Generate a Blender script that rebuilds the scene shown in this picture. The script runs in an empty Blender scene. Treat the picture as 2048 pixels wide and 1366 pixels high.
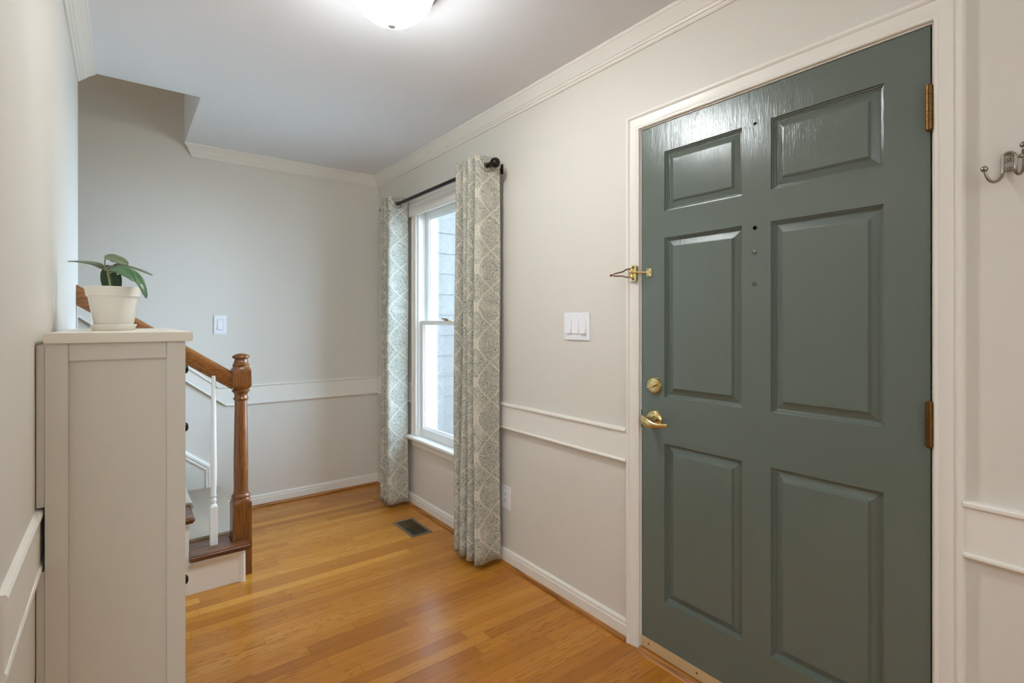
import bpy, bmesh, math, random
from mathutils import Vector, Matrix
R = math.radians
random.seed(7)
SC = bpy.context.scene
COL = SC.collection

# ------------------------------------------------------------------ camera, world, lights, exposure
TH = 37.207                       # the camera looks this far right of the hall's long axis
CAM_H = 1.2936
cam_d = bpy.data.cameras.new('camera')
cam_d.sensor_width = 36.0
cam_d.lens = 36.0 * 1030.0 / 2048.0
cam_d.shift_y = -40.0 / 2048.0
cam_d.clip_start = 0.02
cam = bpy.data.objects.new('camera', cam_d)
cam.location = (0, 0, CAM_H)
cam.rotation_euler = (R(90), 0, R(-TH))
COL.objects.link(cam)
SC.camera = cam

w = bpy.data.worlds.new('sky')
SC.world = w
w.use_nodes = True
bg = w.node_tree.nodes['Background']
bg.inputs[0].default_value = (0.52, 0.735, 1.0, 1)
bg.inputs[1].default_value = 26.0

SC.view_settings.view_transform = 'Standard'
SC.view_settings.look = 'None'
SC.view_settings.gamma = 1.0
SC.view_settings.use_curve_mapping = False
SC.view_settings.exposure = 0.11
SC.cycles.use_denoising = True
SC.cycles.max_bounces = 10
SC.cycles.diffuse_bounces = 6
SC.cycles.glossy_bounces = 4
SC.cycles.transparent_max_bounces = 8
SC.cycles.sample_clamp_indirect = 8.0
SC.cycles.caustics_reflective = False
SC.cycles.caustics_refractive = False

LAMP = (0.722, 1.615)              # ceiling light position
LAMP_EMIT = 104.0


def area(name, loc, rot, sx, sy, power, col, portal=False):
    l = bpy.data.lights.new(name, 'AREA')
    l.shape = 'RECTANGLE'
    l.size, l.size_y, l.energy, l.color = sx, sy, power, col
    if portal:
        l.cycles.is_portal = True
    o = bpy.data.objects.new(name, l)
    o.location, o.rotation_euler = loc, rot
    COL.objects.link(o)
    return o


# added fill lights, plus the side room lamp that glints on the door
P_REAR, P_UP, P_SIDE, P_LANDING = 36, 34, 3, 8
area('rear_fill', (-0.9, -2.45, 1.7), (R(90), 0, 0), 3.2, 1.3, P_REAR, (0.76, 0.92, 1.0))  # added fill from behind the camera; no window stands there
area('ceiling_fill', (-1.0, -0.9, 1.7), (R(180), 0, 0), 1.2, 1.2, P_UP, (0.88, 0.98, 1.0))  # added fill aimed upwards to brighten the ceiling
area('side_room_light', (-1.9, 1.3, 2.38), (0, 0, 0), 0.4, 0.4, P_SIDE, (1.0, 0.95, 0.86))
area('stairwell_fill', (-1.0, 3.5, 4.85), (0, 0, 0), 1.0, 0.5, P_LANDING, (1.0, 0.95, 0.88))  # added fill to lift the dark upper stairwell and far wall
area('window_portal', (1.80, 2.8, 1.28), (0, R(90), 0), 1.6, 0.92, 1, (1, 1, 1), True)


# ------------------------------------------------------------------ mesh helpers
class MB:
    def __init__(self):
        self.bm = bmesh.new()

    def box(self, x0, x1, y0, y1, z0, z1):
        x0, x1 = sorted((x0, x1)); y0, y1 = sorted((y0, y1)); z0, z1 = sorted((z0, z1))
        v = [self.bm.verts.new(p) for p in ((x0, y0, z0), (x1, y0, z0), (x1, y1, z0), (x0, y1, z0),
                                            (x0, y0, z1), (x1, y0, z1), (x1, y1, z1), (x0, y1, z1))]
        for f in ((3, 2, 1, 0), (4, 5, 6, 7), (0, 1, 5, 4), (1, 2, 6, 5), (2, 3, 7, 6), (3, 0, 4, 7)):
            self.bm.faces.new([v[i] for i in f])
        return self

    def sections(self, secs, closed=True, caps=True, loop=False):
        """skin a list of sections (lists of 3D points)"""
        rows = [[self.bm.verts.new(p) for p in s] for s in secs]
        n = len(rows[0])
        pairs = list(zip(rows[:-1], rows[1:]))
        if loop:
            pairs.append((rows[-1], rows[0]))
        for a, b in pairs:
            for i in range(n if closed else n - 1):
                j = (i + 1) % n
                try:
                    self.bm.faces.new((a[i], a[j], b[j], b[i]))
                except ValueError:
                    pass
        if caps and not loop and closed:
            self.bm.faces.new(list(reversed(rows[0])))
            self.bm.faces.new(rows[-1])
        return self

    def tube(self, pts, r, n=12, caps=True):
        pts = [Vector(p) for p in pts]
        rs = r if isinstance(r, (list, tuple)) else [r] * len(pts)
        secs = []
        up = None
        for i, p in enumerate(pts):
            t = (pts[min(i + 1, len(pts) - 1)] - pts[max(i - 1, 0)]).normalized()
            if up is None:
                up = Vector((0, 0, 1)) if abs(t.z) < 0.9 else Vector((1, 0, 0))
            a = t.cross(up).normalized()
            b = a.cross(t).normalized()
            up = b
            secs.append([p + (a * math.cos(2 * math.pi * k / n) + b * math.sin(2 * math.pi * k / n)) * rs[i]
                         for k in range(n)])
        return self.sections(secs, True, caps)

    def lathe(self, prof, c=(0, 0, 0), axis='z', n=32, caps=True):
        """prof: list of (radius, height)"""
        secs = []
        for r, hgt in prof:
            r = max(r, 1e-4)
            s = []
            for k in range(n):
                a = 2 * math.pi * k / n
                u, v = r * math.cos(a), r * math.sin(a)
                if axis == 'z':
                    p = (c[0] + u, c[1] + v, c[2] + hgt)
                elif axis == 'x':
                    p = (c[0] + hgt, c[1] + u, c[2] + v)
                else:
                    p = (c[0] + v, c[1] + hgt, c[2] + u)
                s.append(p)
            secs.append(s)
        return self.sections(secs, True, caps)

    def ball(self, c, r, n=20):
        prof = [(r * math.sin(math.pi * i / 12), -r * math.cos(math.pi * i / 12)) for i in range(13)]
        return self.lathe(prof, c, 'z', n, False)

    def prism(self, poly, axis, a, b):
        """poly of 2D points in the two other axes (in x,y,z order), extruded along axis from a to b"""
        def P(u, v, t):
            return {'x': (t, u, v), 'y': (u, t, v), 'z': (u, v, t)}[axis]
        return self.sections([[P(u, v, a) for u, v in poly], [P(u, v, b) for u, v in poly]])

    def build(self, name, mat, parent=None, bevel=0.0, smooth=None, origin=True, seg=2, offset=None):
        bm = self.bm
        bmesh.ops.recalc_face_normals(bm, faces=bm.faces[:])
        if bevel > 0:
            ed = [e for e in bm.edges if len(e.link_faces) == 2 and e.calc_face_angle(0) > R(30)]
            bmesh.ops.bevel(bm, geom=ed, offset=bevel, segments=seg, affect='EDGES', clamp_overlap=True)
        me = bpy.data.meshes.new(name)
        o = bpy.data.objects.new(name, me)
        if parent is not None:
            base = Vector((0, 0, 0))
            q = parent
            while q is not None:
                base += Vector(q.location)
                q = q.parent
            bmesh.ops.translate(bm, verts=bm.verts[:], vec=-base)
            o.parent = parent
        elif origin:
            cs = [v.co for v in bm.verts]
            lo = [min(c[i] for c in cs) for i in range(3)]
            hi = [max(c[i] for c in cs) for i in range(3)]
            base = Vector(((lo[0] + hi[0]) / 2, (lo[1] + hi[1]) / 2, lo[2]))
            bmesh.ops.translate(bm, verts=bm.verts[:], vec=-base)
            o.location = base
        bm.to_mesh(me)
        bm.free()
        me.materials.append(mat)
        if smooth or bevel > 0:
            for p in me.polygons:
                p.use_smooth = True
            me.set_sharp_from_angle(angle=R(smooth or 35))
        COL.objects.link(o)
        return o


def thing(name, label, cat, loc, group=None):
    o = bpy.data.objects.new(name, None)
    o.empty_display_size = 0.05
    o.location = loc
    COL.objects.link(o)
    tag(o, label, cat, group)
    return o


def tag(o, label, cat, group=None):
    o['label'] = label
    o['category'] = cat
    if group:
        o['group'] = group
    return o


def struct(o, label, cat):
    o['kind'] = 'structure'
    o['label'] = label
    o['category'] = cat
    return o


# ------------------------------------------------------------------ materials
def s2l(c):
    return tuple((v / 255 / 12.92) if v / 255 <= 0.04045 else ((v / 255 + 0.055) / 1.055) ** 2.4 for v in c)


class N:
    """small node helper"""
    def __init__(self, name):
        self.m = bpy.data.materials.new(name)
        self.m.use_nodes = True
        self.t = self.m.node_tree
        self.b = self.t.nodes['Principled BSDF']

    def n(self, typ, **kw):
        nd = self.t.nodes.new(typ)
        for k, v in kw.items():
            setattr(nd, k, v)
        return nd

    def l(self, a, b):
        self.t.links.new(a, b)

    def val(self, sock, v):
        if hasattr(v, 'is_output') or isinstance(v, bpy.types.NodeSocket):
            self.l(v, sock)
        else:
            sock.default_value = v

    def math(self, op, a, b=None, c=None):
        nd = self.n('ShaderNodeMath', operation=op)
        self.val(nd.inputs[0], a)
        if b is not None:
            self.val(nd.inputs[1], b)
        if c is not None:
            self.val(nd.inputs[2], c)
        return nd.outputs[0]

    def sstep(self, x, a, b):
        nd = self.n('ShaderNodeMapRange', interpolation_type='SMOOTHSTEP')
        self.val(nd.inputs[0], x)
        nd.inputs[1].default_value = a
        nd.inputs[2].default_value = b
        return nd.outputs[0]

    def mix(self, f, a, b, blend='MIX'):
        nd = self.n('ShaderNodeMix', data_type='RGBA', blend_type=blend)
        self.val(nd.inputs[0], f)
        for s, v in ((nd.inputs[6], a), (nd.inputs[7], b)):
            if isinstance(v, (tuple, list)):
                s.default_value = (*v[:3], 1)
            else:
                self.l(v, s)
        return nd.outputs[2]

    def comb(self, x, y, z):
        nd = self.n('ShaderNodeCombineXYZ')
        for s, v in zip(nd.inputs, (x, y, z)):
            self.val(s, v)
        return nd.outputs[0]

    def noise(self, vec, scale, detail=3, rough=0.5, dist=0.0, dim='3D'):
        nd = self.n('ShaderNodeTexNoise', noise_dimensions=dim)
        if vec is not None:
            self.l(vec, nd.inputs['Vector'])
        nd.inputs['Scale'].default_value = scale
        nd.inputs['Detail'].default_value = detail
        nd.inputs['Roughness'].default_value = rough
        nd.inputs['Distortion'].default_value = dist
        return nd.outputs[0]

    def white(self, vec):
        nd = self.n('ShaderNodeTexWhiteNoise', noise_dimensions='3D')
        self.l(vec, nd.inputs['Vector'])
        return nd.outputs[0]

    def bump(self, hgt, strength=0.2, dist=0.001):
        nd = self.n('ShaderNodeBump')
        nd.inputs['Strength'].default_value = strength
        nd.inputs['Distance'].default_value = dist
        self.l(hgt, nd.inputs['Height'])
        self.l(nd.outputs[0], self.b.inputs['Normal'])

    def pos(self):
        nd = self.n('ShaderNodeNewGeometry')
        sp = self.n('ShaderNodeSeparateXYZ')
        self.l(nd.outputs['Position'], sp.inputs[0])
        return nd.outputs['Position'], sp.outputs[0], sp.outputs[1], sp.outputs[2]

    def ramp(self, fac, stops):
        nd = self.n('ShaderNodeValToRGB')
        cr = nd.color_ramp
        while len(cr.elements) < len(stops):
            cr.elements.new(0.5)
        for e, (p, c) in zip(cr.elements, stops):
            e.position = p
            e.color = (*c, 1)
        self.l(fac, nd.inputs[0])
        return nd.outputs[0]


def plain(name, rgb, rough=0.5, metal=0.0, spec=0.5, bump=0.0, bscale=300, coat=0.0):
    m = N(name)
    m.b.inputs['Base Color'].default_value = (*s2l(rgb), 1)
    m.b.inputs['Roughness'].default_value = rough
    m.b.inputs['Metallic'].default_value = metal
    m.b.inputs['Specular IOR Level'].default_value = spec
    m.b.inputs['Coat Weight'].default_value = coat
    if bump:
        p = m.pos()[0]
        m.bump(m.noise(p, bscale, 2), bump, 0.001)
    return m.m


def wall_paint(name, rgb, rough, b=0.12):
    m = N(name)
    p, x, y, z = m.pos()
    big = m.noise(p, 1.3, 2)
    c = m.mix(m.math('MULTIPLY', big, 0.10), s2l(rgb), s2l(tuple(v - 14 for v in rgb)))
    m.l(c, m.b.inputs['Base Color'])
    m.b.inputs['Roughness'].default_value = rough
    m.b.inputs['Specular IOR Level'].default_value = 0.35
    h = m.math('ADD', m.noise(p, 160, 2), m.math('MULTIPLY', m.noise(p, 9, 2), 1.6))
    m.bump(h, b, 0.002)
    return m.m


MAT = {}
MAT['wall'] = wall_paint('wall_paint_warm_grey', (219, 213, 203), 0.46)
MAT['ceil'] = plain('ceiling_paint', (236, 238, 242), 0.85, bump=0.05, bscale=120)
MAT['trim'] = plain('trim_paint_off_white', (233, 228, 219), 0.34, bump=0.06, bscale=60)
MAT['white'] = plain('white_plastic', (238, 238, 240), 0.3)
MAT['vinyl'] = plain('window_vinyl_white', (236, 234, 230), 0.35)
MAT['cab'] = plain('cabinet_lacquer_warm_white', (214, 207, 195), 0.42, bump=0.03, bscale=500)
MAT['cabtop'] = plain('cabinet_top_lacquer', (226, 217, 200), 0.3, bump=0.02, bscale=500)
MAT['dark'] = plain('dark_shadow_gap', (22, 18, 14), 0.8)
MAT['bronze'] = plain('oil_rubbed_bronze', (38, 32, 29), 0.3, metal=0.7)
MAT['brass'] = plain('polished_brass', (232, 208, 150), 0.2, metal=1.0)
MAT['oldbrass'] = plain('aged_brass', (112, 82, 42), 0.36, metal=1.0, bump=0.2, bscale=200)
MAT['nickel'] = plain('brushed_nickel', (158, 150, 138), 0.3, metal=1.0)
MAT['pewter'] = plain('dark_knob_metal', (52, 50, 48), 0.35, metal=0.8)
MAT['ventmetal'] = plain('vent_metal_grey_brown', (118, 104, 82), 0.45, metal=0.5)
MAT['ventdark'] = plain('vent_slot_dark', (44, 36, 22), 0.6)
MAT['ventdamper'] = plain('vent_damper_brown', (74, 58, 34), 0.6)
MAT['sweep'] = plain('beige_sweep_strip', (198, 168, 126), 0.5, bump=0.1, bscale=90)
MAT['pot'] = plain('pot_white_plastic', (250, 246, 239), 0.22)
MAT['soil'] = plain('potting_soil', (52, 38, 28), 0.95, bump=0.8, bscale=140)
MAT['stem'] = plain('pale_plant_stem', (150, 156, 110), 0.5)
MAT['siding'] = plain('darkened_clapboard', (93, 84, 78), 0.6)  # boards are pale; shade put into the colour to offset the bright sky
MAT['ground'] = plain('outside_ground', (150, 150, 140), 0.9, bump=0.5, bscale=20)
MAT['stairriser'] = plain('stair_white_paint', (232, 227, 218), 0.35, bump=0.05, bscale=60)


def mat_door():
    m = N('door_gloss_green_grey')
    p, x, y, z = m.pos()
    v = m.comb(m.math('MULTIPLY', y, 420.0), m.math('MULTIPLY', z, 22.0), m.math('MULTIPLY', x, 60.0))
    br = m.noise(v, 1.0, 3, 0.6)
    v2 = m.comb(m.math('MULTIPLY', y, 40.0), m.math('MULTIPLY', z, 12.0), x)
    br2 = m.noise(v2, 1.0, 3, 0.6)
    big = m.noise(p, 3.0, 3)
    c = m.mix(big, s2l((97, 106, 98)), s2l((100, 109, 101)))
    m.l(c, m.b.inputs['Base Color'])
    m.b.inputs['Roughness'].default_value = 0.17
    m.b.inputs['Specular IOR Level'].default_value = 0.55
    m.bump(m.math('ADD', m.math('MULTIPLY', br, 0.8), m.math('MULTIPLY', br2, 1.6)), 0.34, 0.0016)
    return m.m


MAT['door'] = mat_door()


def mat_floor():
    m = N('honey_oak_strip_floor')
    p, x, y, z = m.pos()
    W = 0.0572
    ry = m.math('DIVIDE', m.math('ADD', y, 10.0), W)
    row = m.math('FLOOR', ry)
    fy = m.math('SUBTRACT', ry, row)
    ro = m.white(m.comb(row, 3.1, 1.7))
    rl = m.math('ADD', 0.62, m.math('MULTIPLY', m.white(m.comb(row, 9.4, 5.2)), 0.65))
    rx = m.math('DIVIDE', m.math('ADD', m.math('ADD', x, 20.0), m.math('MULTIPLY', ro, 3.0)), rl)
    col = m.math('FLOOR', rx)
    fx = m.math('SUBTRACT', rx, col)
    pid = m.comb(row, col, 0.5)
    r1 = m.white(pid)
    r2 = m.white(m.comb(col, row, 7.3))
    base = m.ramp(r1, [(0.0, s2l((166, 104, 34))), (0.3, s2l((182, 118, 41))), (0.65, s2l((192, 128, 47))), (1.0, s2l((204, 142, 58)))])
    # fine pores, long streaks and cathedral figure, all running along the board
    gv = m.comb(m.math('ADD', m.math('MULTIPLY', x, 1.7), m.math('MULTIPLY', r1, 40.0)), m.math('MULTIPLY', y, 230.0), m.math('MULTIPLY', r2, 30.0))
    fine = m.noise(gv, 1.0, 2, 0.6)
    gv2 = m.comb(m.math('ADD', m.math('MULTIPLY', x, 1.6), m.math('MULTIPLY', r2, 40.0)), m.math('MULTIPLY', y, 30.0), m.math('MULTIPLY', r1, 20.0))
    wav = m.noise(gv2, 1.0, 2, 0.5)
    bands = m.math('ABSOLUTE', m.math('SINE', m.math('MULTIPLY', wav, 46.0)))
    fig = m.sstep(bands, 0.0, 0.45)
    sel = m.sstep(m.white(m.comb(row, col, 2.2)), 0.35, 0.75)
    figf = m.math('MULTIPLY', m.math('SUBTRACT', 1.0, fig), m.math('ADD', 0.26, m.math('MULTIPLY', sel, 0.46)))
    c = m.mix(figf, base, s2l((120, 66, 18)))
    pore = m.sstep(fine, 0.52, 0.72)
    c = m.mix(m.math('MULTIPLY', pore, 0.5), c, s2l((126, 72, 24)))
    big = m.noise(p, 1.4, 2)
    c = m.mix(m.math('MULTIPLY', big, 0.18), c, s2l((150, 88, 26)))
    # joints
    ey = m.math('MULTIPLY', m.math('MINIMUM', fy, m.math('SUBTRACT', 1.0, fy)), W)
    ex = m.math('MULTIPLY', m.math('MINIMUM', fx, m.math('SUBTRACT', 1.0, fx)), rl)
    e = m.math('MINIMUM', ey, ex)
    seam = m.math('SUBTRACT', 1.0, m.sstep(e, 0.0002, 0.0012))
    c = m.mix(m.math('MULTIPLY', seam, 0.55), c, s2l((70, 36, 10)))
    m.l(c, m.b.inputs['Base Color'])
    m.l(m.math('ADD', 0.19, m.math('MULTIPLY', fine, 0.12)), m.b.inputs['Roughness'])
    m.b.inputs['Specular IOR Level'].default_value = 0.42
    h = m.math('SUBTRACT', m.math('MULTIPLY', m.noise(p, 7, 2), 2.0), m.math('ADD', m.math('MULTIPLY', seam, 1.0), m.math('MULTIPLY', fine, 0.25)))
    m.bump(h, 0.22, 0.001)
    return m.m


MAT['floor'] = mat_floor()


def mat_wood(name, light, dark, rough=0.3, axis='z', scale=1.0):
    m = N(name)
    p, x, y, z = m.pos()
    k = {'x': (4, 190, 190), 'y': (190, 4, 190), 'z': (190, 190, 4)}[axis]
    v = m.comb(*[m.math('MULTIPLY', a, b * scale) for a, b in zip((x, y, z), k)])
    fine = m.noise(v, 1.0, 4, 0.65)
    k2 = {'x': (1.5, 40, 40), 'y': (40, 1.5, 40), 'z': (40, 40, 2.0)}[axis]
    v2 = m.comb(*[m.math('MULTIPLY', a, b * scale) for a, b in zip((x, y, z), k2)])
    wav = m.noise(v2, 1.0, 2)
    bands = m.math('ABSOLUTE', m.math('SINE', m.math('MULTIPLY', wav, 24.0)))
    c = m.mix(m.sstep(bands, 0.1, 0.8), s2l(dark), s2l(light))
    c = m.mix(m.math('MULTIPLY', m.sstep(fine, 0.5, 0.7), 0.6), c, s2l(tuple(v * 0.6 for v in dark)))
    m.l(c, m.b.inputs['Base Color'])
    m.b.inputs['Roughness'].default_value = rough
    m.bump(fine, 0.15, 0.0008)
    return m.m


MAT['newel'] = mat_wood('stained_oak_newel', (132, 78, 32), (94, 53, 19), 0.3, 'z', 1.5)
MAT['rail'] = mat_wood('stained_oak_handrail', (146, 90, 36), (112, 66, 25), 0.28, 'x', 1.5)
MAT['tread'] = mat_wood('stained_oak_tread', (112, 66, 38), (72, 38, 18), 0.25, 'x')
MAT['shoe_x'] = mat_wood('oak_shoe_moulding_far', (176, 116, 52), (132, 80, 28), 0.35, 'x', 0.6)
MAT['shoe'] = mat_wood('oak_shoe_moulding', (176, 116, 52), (132, 80, 28), 0.35, 'y', 0.6)


def mat_carpet():
    m = N('beige_cut_pile_carpet')
    p, x, y, z = m.pos()
    n1 = m.noise(p, 260, 3, 0.75)
    n2 = m.noise(p, 40, 3, 0.6)
    c = m.mix(n1, s2l((124, 102, 76)), s2l((226, 200, 164)))
    c = m.mix(m.math('MULTIPLY', n2, 0.35), c, s2l((166, 154, 138)))
    m.l(c, m.b.inputs['Base Color'])
    m.b.inputs['Roughness'].default_value = 0.95
    m.b.inputs['Sheen Weight'].default_value = 0.4
    m.bump(m.math('ADD', n1, n2), 1.0, 0.006)
    return m.m


MAT['carpet'] = mat_carpet()


def mat_curtain():
    """off-white cloth printed with grey-green scrolls and pale ogee bands with a dotted spine"""
    m = N('printed_ogee_curtain_cloth')
    uv = m.n('ShaderNodeUVMap')
    sp = m.n('ShaderNodeSeparateXYZ')
    m.l(uv.outputs[0], sp.inputs[0])
    u, v = sp.outputs[0], sp.outputs[1]            # metres along and up the cloth
    PU, PV = 0.175, 0.196
    a = m.math('DIVIDE', u, PU)
    b = m.math('MULTIPLY', m.math('DIVIDE', v, PV), 2 * math.pi)
    # pairs of curves that run close together at a neck, swing out and meet their neighbours half way
    amp = m.math('MULTIPLY_ADD', m.math('SUBTRACT', 1.0, m.math('ABSOLUTE', m.math('COSINE', m.math('MULTIPLY', b, 0.5)))), 0.45, 0.05)
    f1 = m.math('PINGPONG', m.math('ADD', a, amp), 0.5)
    f2 = m.math('PINGPONG', m.math('SUBTRACT', a, amp), 0.5)
    P = m.comb(u, v, 0.0)
    d = m.math('ADD', m.math('MINIMUM', f1, f2), m.math('MULTIPLY', m.math('SUBTRACT', m.noise(P, 110, 2), 0.5), 0.06))
    band = m.math('MULTIPLY', m.math('SUBTRACT', 1.0, m.sstep(d, 0.015, 0.045)), 0.85)
    mid = m.math('PINGPONG', a, 0.5)
    neck = m.math('MULTIPLY', m.math('LESS_THAN', mid, amp), m.math('LESS_THAN', amp, 0.085))
    band = m.math('MAXIMUM', band, neck)
    dot = m.math('MULTIPLY', m.math('MULTIPLY', neck, m.math('SUBTRACT', 1.0, m.sstep(mid, 0.010, 0.018))),
                 m.sstep(m.math('SINE', m.math('MULTIPLY', v, 2 * math.pi / 0.0125)), 0.1, 0.5))
    # curly scroll print: thin contour lines of a warped noise plus little blossoms
    nz = m.noise(P, 62, 1.5, 0.5, 0.9)
    line = m.math('ABSOLUTE', m.math('SINE', m.math('MULTIPLY', nz, 30.0)))
    scroll = m.sstep(line, 0.68, 0.86)
    vo = m.n('ShaderNodeTexVoronoi')
    m.l(P, vo.inputs['Vector'])
    vo.inputs['Scale'].default_value = 95
    blob = m.math('SUBTRACT', 1.0, m.sstep(vo.outputs['Distance'], 0.18, 0.28))
    ink = m.math('MAXIMUM', m.math('MULTIPLY', scroll, 0.9), m.math('MULTIPLY', blob, 0.8))
    dens = m.noise(P, 9, 2)
    ink = m.math('MULTIPLY', ink, m.sstep(dens, 0.15, 0.5))
    ink = m.math('MULTIPLY', ink, m.math('SUBTRACT', 1.0, band))
    ink = m.math('MAXIMUM', ink, m.math('MULTIPLY', dot, 0.75))
    tone = m.mix(m.noise(P, 6, 2), s2l((102, 116, 106)), s2l((126, 132, 114)))
    c = m.mix(ink, s2l((230, 222, 207)), tone)
    nb = m.n('ShaderNodeBsdfTranslucent')
    m.l(c, m.b.inputs['Base Color'])
    m.b.inputs['Roughness'].default_value = 0.9
    m.b.inputs['Specular IOR Level'].default_value = 0.15
    m.l(c, nb.inputs['Color'])
    mx = m.n('ShaderNodeMixShader')
    mx.inputs[0].default_value = 0.22
    m.l(m.b.outputs[0], mx.inputs[1])
    m.l(nb.outputs[0], mx.inputs[2])
    m.l(mx.outputs[0], m.t.nodes['Material Output'].inputs[0])
    wv = m.noise(P, 900, 1)
    m.bump(wv, 0.1, 0.0005)
    return m.m


MAT['curtain'] = mat_curtain()


def mat_glass():
    m = N('window_glass')
    g = m.n('ShaderNodeBsdfGlossy')
    g.inputs['Roughness'].default_value = 0.02
    t = m.n('ShaderNodeBsdfTransparent')
    t.inputs[0].default_value = (0.96, 0.98, 0.98, 1)
    fr = m.n('ShaderNodeFresnel')
    fr.inputs[0].default_value = 1.45
    mx = m.n('ShaderNodeMixShader')
    m.l(m.math('MULTIPLY', fr.outputs[0], 0.6), mx.inputs[0])
    m.l(t.outputs[0], mx.inputs[1])
    m.l(g.outputs[0], mx.inputs[2])
    m.l(mx.outputs[0], m.t.nodes['Material Output'].inputs[0])
    return m.m


MAT['glass'] = mat_glass()


def mat_lamp():
    m = N('frosted_lamp_glass_lit')
    m.b.inputs['Base Color'].default_value = (0.9, 0.9, 0.9, 1)
    m.b.inputs['Roughness'].default_value = 0.4
    m.b.inputs['Emission Color'].default_value = (0.94, 0.985, 1.0, 1)
    # the bulb sits low in the bowl, so the glass glows less towards its rim
    z = m.pos()[3]
    m.l(m.math('MULTIPLY', m.math('ADD', 0.07, m.math('MULTIPLY', m.sstep(z, 2.395, 2.305), 0.93)), LAMP_EMIT), m.b.inputs['Emission Strength'])
    return m.m


MAT['lamp'] = mat_lamp()


def mat_leaf(name, a, b):
    m = N(name)
    uv = m.n('ShaderNodeUVMap')
    sp = m.n('ShaderNodeSeparateXYZ')
    m.l(uv.outputs[0], sp.inputs[0])
    mid = m.math('SUBTRACT', 1.0, m.sstep(m.math('ABSOLUTE', m.math('SUBTRACT', sp.outputs[1], 0.5)), 0.01, 0.05))
    c = m.mix(m.noise(m.pos()[0], 60, 2), s2l(a), s2l(b))
    c = m.mix(m.math('MULTIPLY', mid, 0.4), c, s2l(tuple(min(255, v + 45) for v in b)))
    m.l(c, m.b.inputs['Base Color'])
    m.b.inputs['Roughness'].default_value = 0.38
    return m.m


MAT['leaf'] = mat_leaf('hoya_leaf_green', (58, 92, 56), (78, 112, 74))
MAT['leafpale'] = mat_leaf('hoya_leaf_grey_green', (84, 94, 70), (104, 112, 84))
MAT['leafdark'] = mat_leaf('hoya_leaf_dark', (22, 52, 14), (36, 70, 22))

# ------------------------------------------------------------------ room shell
XR, YB, XL, H = 1.642, 3.940, -0.156, 2.44
LEFT_END, LEFT_START = 3.062, 1.03
OPX, OPY = 0.325, 3.062            # stairwell opening in the ceiling
TOP = 4.9


def grid_wall(axis, a0, a1, us, zs, holes):
    """slab of cells in (u,z); holes = list of (u0,u1,z0,z1) left open"""
    mb = MB()
    for u0, u1 in zip(us[:-1], us[1:]):
        for z0, z1 in zip(zs[:-1], zs[1:]):
            uc, zc = (u0 + u1) / 2, (z0 + z1) / 2
            if any(h[0] < uc < h[1] and h[2] < zc < h[3] for h in holes):
                continue
            if axis == 'x':
                mb.box(a0, a1, u0, u1, z0, z1)
            else:
                mb.box(u0, u1, a0, a1, z0, z1)
    bm = mb.bm
    bmesh.ops.remove_doubles(bm, verts=bm.verts[:], dist=1e-5)
    seen = {}
    for f in bm.faces:
        seen.setdefault(tuple(sorted(v.index for v in f.verts)), []).append(f)
    bm.verts.index_update()
    seen = {}
    for f in bm.faces:
        seen.setdefault(tuple(sorted(v.index for v in f.verts)), []).append(f)
    dele = [f for fs in seen.values() if len(fs) > 1 for f in fs]
    bmesh.ops.delete(bm, geom=dele, context='FACES')
    return mb


DOOR = (0.378, 1.333, 0.0, 2.068)          # rough opening (y0,y1,z0,z1)
WIN = (2.420, 3.256, 0.475, 2.062)
mb = MB().box(-3.6, XR + 0.15, -2.6, YB + 0.15, -0.12, 0)
struct(mb.build('floor', MAT['floor']), 'honey oak strip floor running towards the green door', 'floor')
mb = grid_wall('x', XR, XR + 0.15, (-2.6, DOOR[0], DOOR[1], WIN[0], WIN[1], YB + 0.15), (0, WIN[2], WIN[3], DOOR[3], 2.74), (DOOR, WIN))
struct(mb.build('wall_right', MAT['wall']), 'warm grey wall holding the green door and the window', 'wall')
mb = MB().box(-3.6, XR, YB, YB + 0.15, 0, TOP)
struct(mb.build('wall_back', MAT['wall']), 'warm grey wall at the far end behind the stairs', 'wall')
mb = MB().box(XL - 0.14, XL, LEFT_START, LEFT_END, 0, H)
struct(mb.build('wall_left', MAT['wall']), 'warm grey wall at left behind the tall white cabinet', 'wall')
mb = MB().box(-3.6, XL - 0.14, LEFT_END - 0.14, LEFT_END, 0, H)
struct(mb.build('wall_stair', MAT['wall']), 'wall running up beside the stairs', 'wall')
mb = MB().box(-3.6, XR, -2.74, -2.6, 0, H)
struct(mb.build('wall_rear', MAT['wall']), 'wall behind the camera', 'wall')
mb = MB().box(-3.74, -3.6, -2.74, YB + 0.15, 0, TOP)
struct(mb.build('wall_side', MAT['wall']), 'outer wall of the room to the left', 'wall')
mb = MB().box(-3.6, XR, -2.6, OPY, H, 2.74).box(OPX, XR, OPY, YB, H, 2.74)
struct(mb.build('ceiling', MAT['ceil']), 'smooth white ceiling with the stairwell cut out', 'ceiling')
mb = MB().box(OPX, OPX + 0.12, OPY - 0.12, YB, 2.74, TOP).box(-3.6, OPX, OPY - 0.12, OPY, 2.74, TOP)
struct(mb.build('wall_landing', MAT['wall']), 'upper stairwell walls above the ceiling', 'wall')
mb = MB().box(-3.74, OPX + 0.12, OPY - 0.12, YB + 0.15, TOP, TOP + 0.1)
struct(mb.build('ceiling_landing', MAT['ceil']), 'ceiling over the upper stairwell', 'ceiling')

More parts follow.
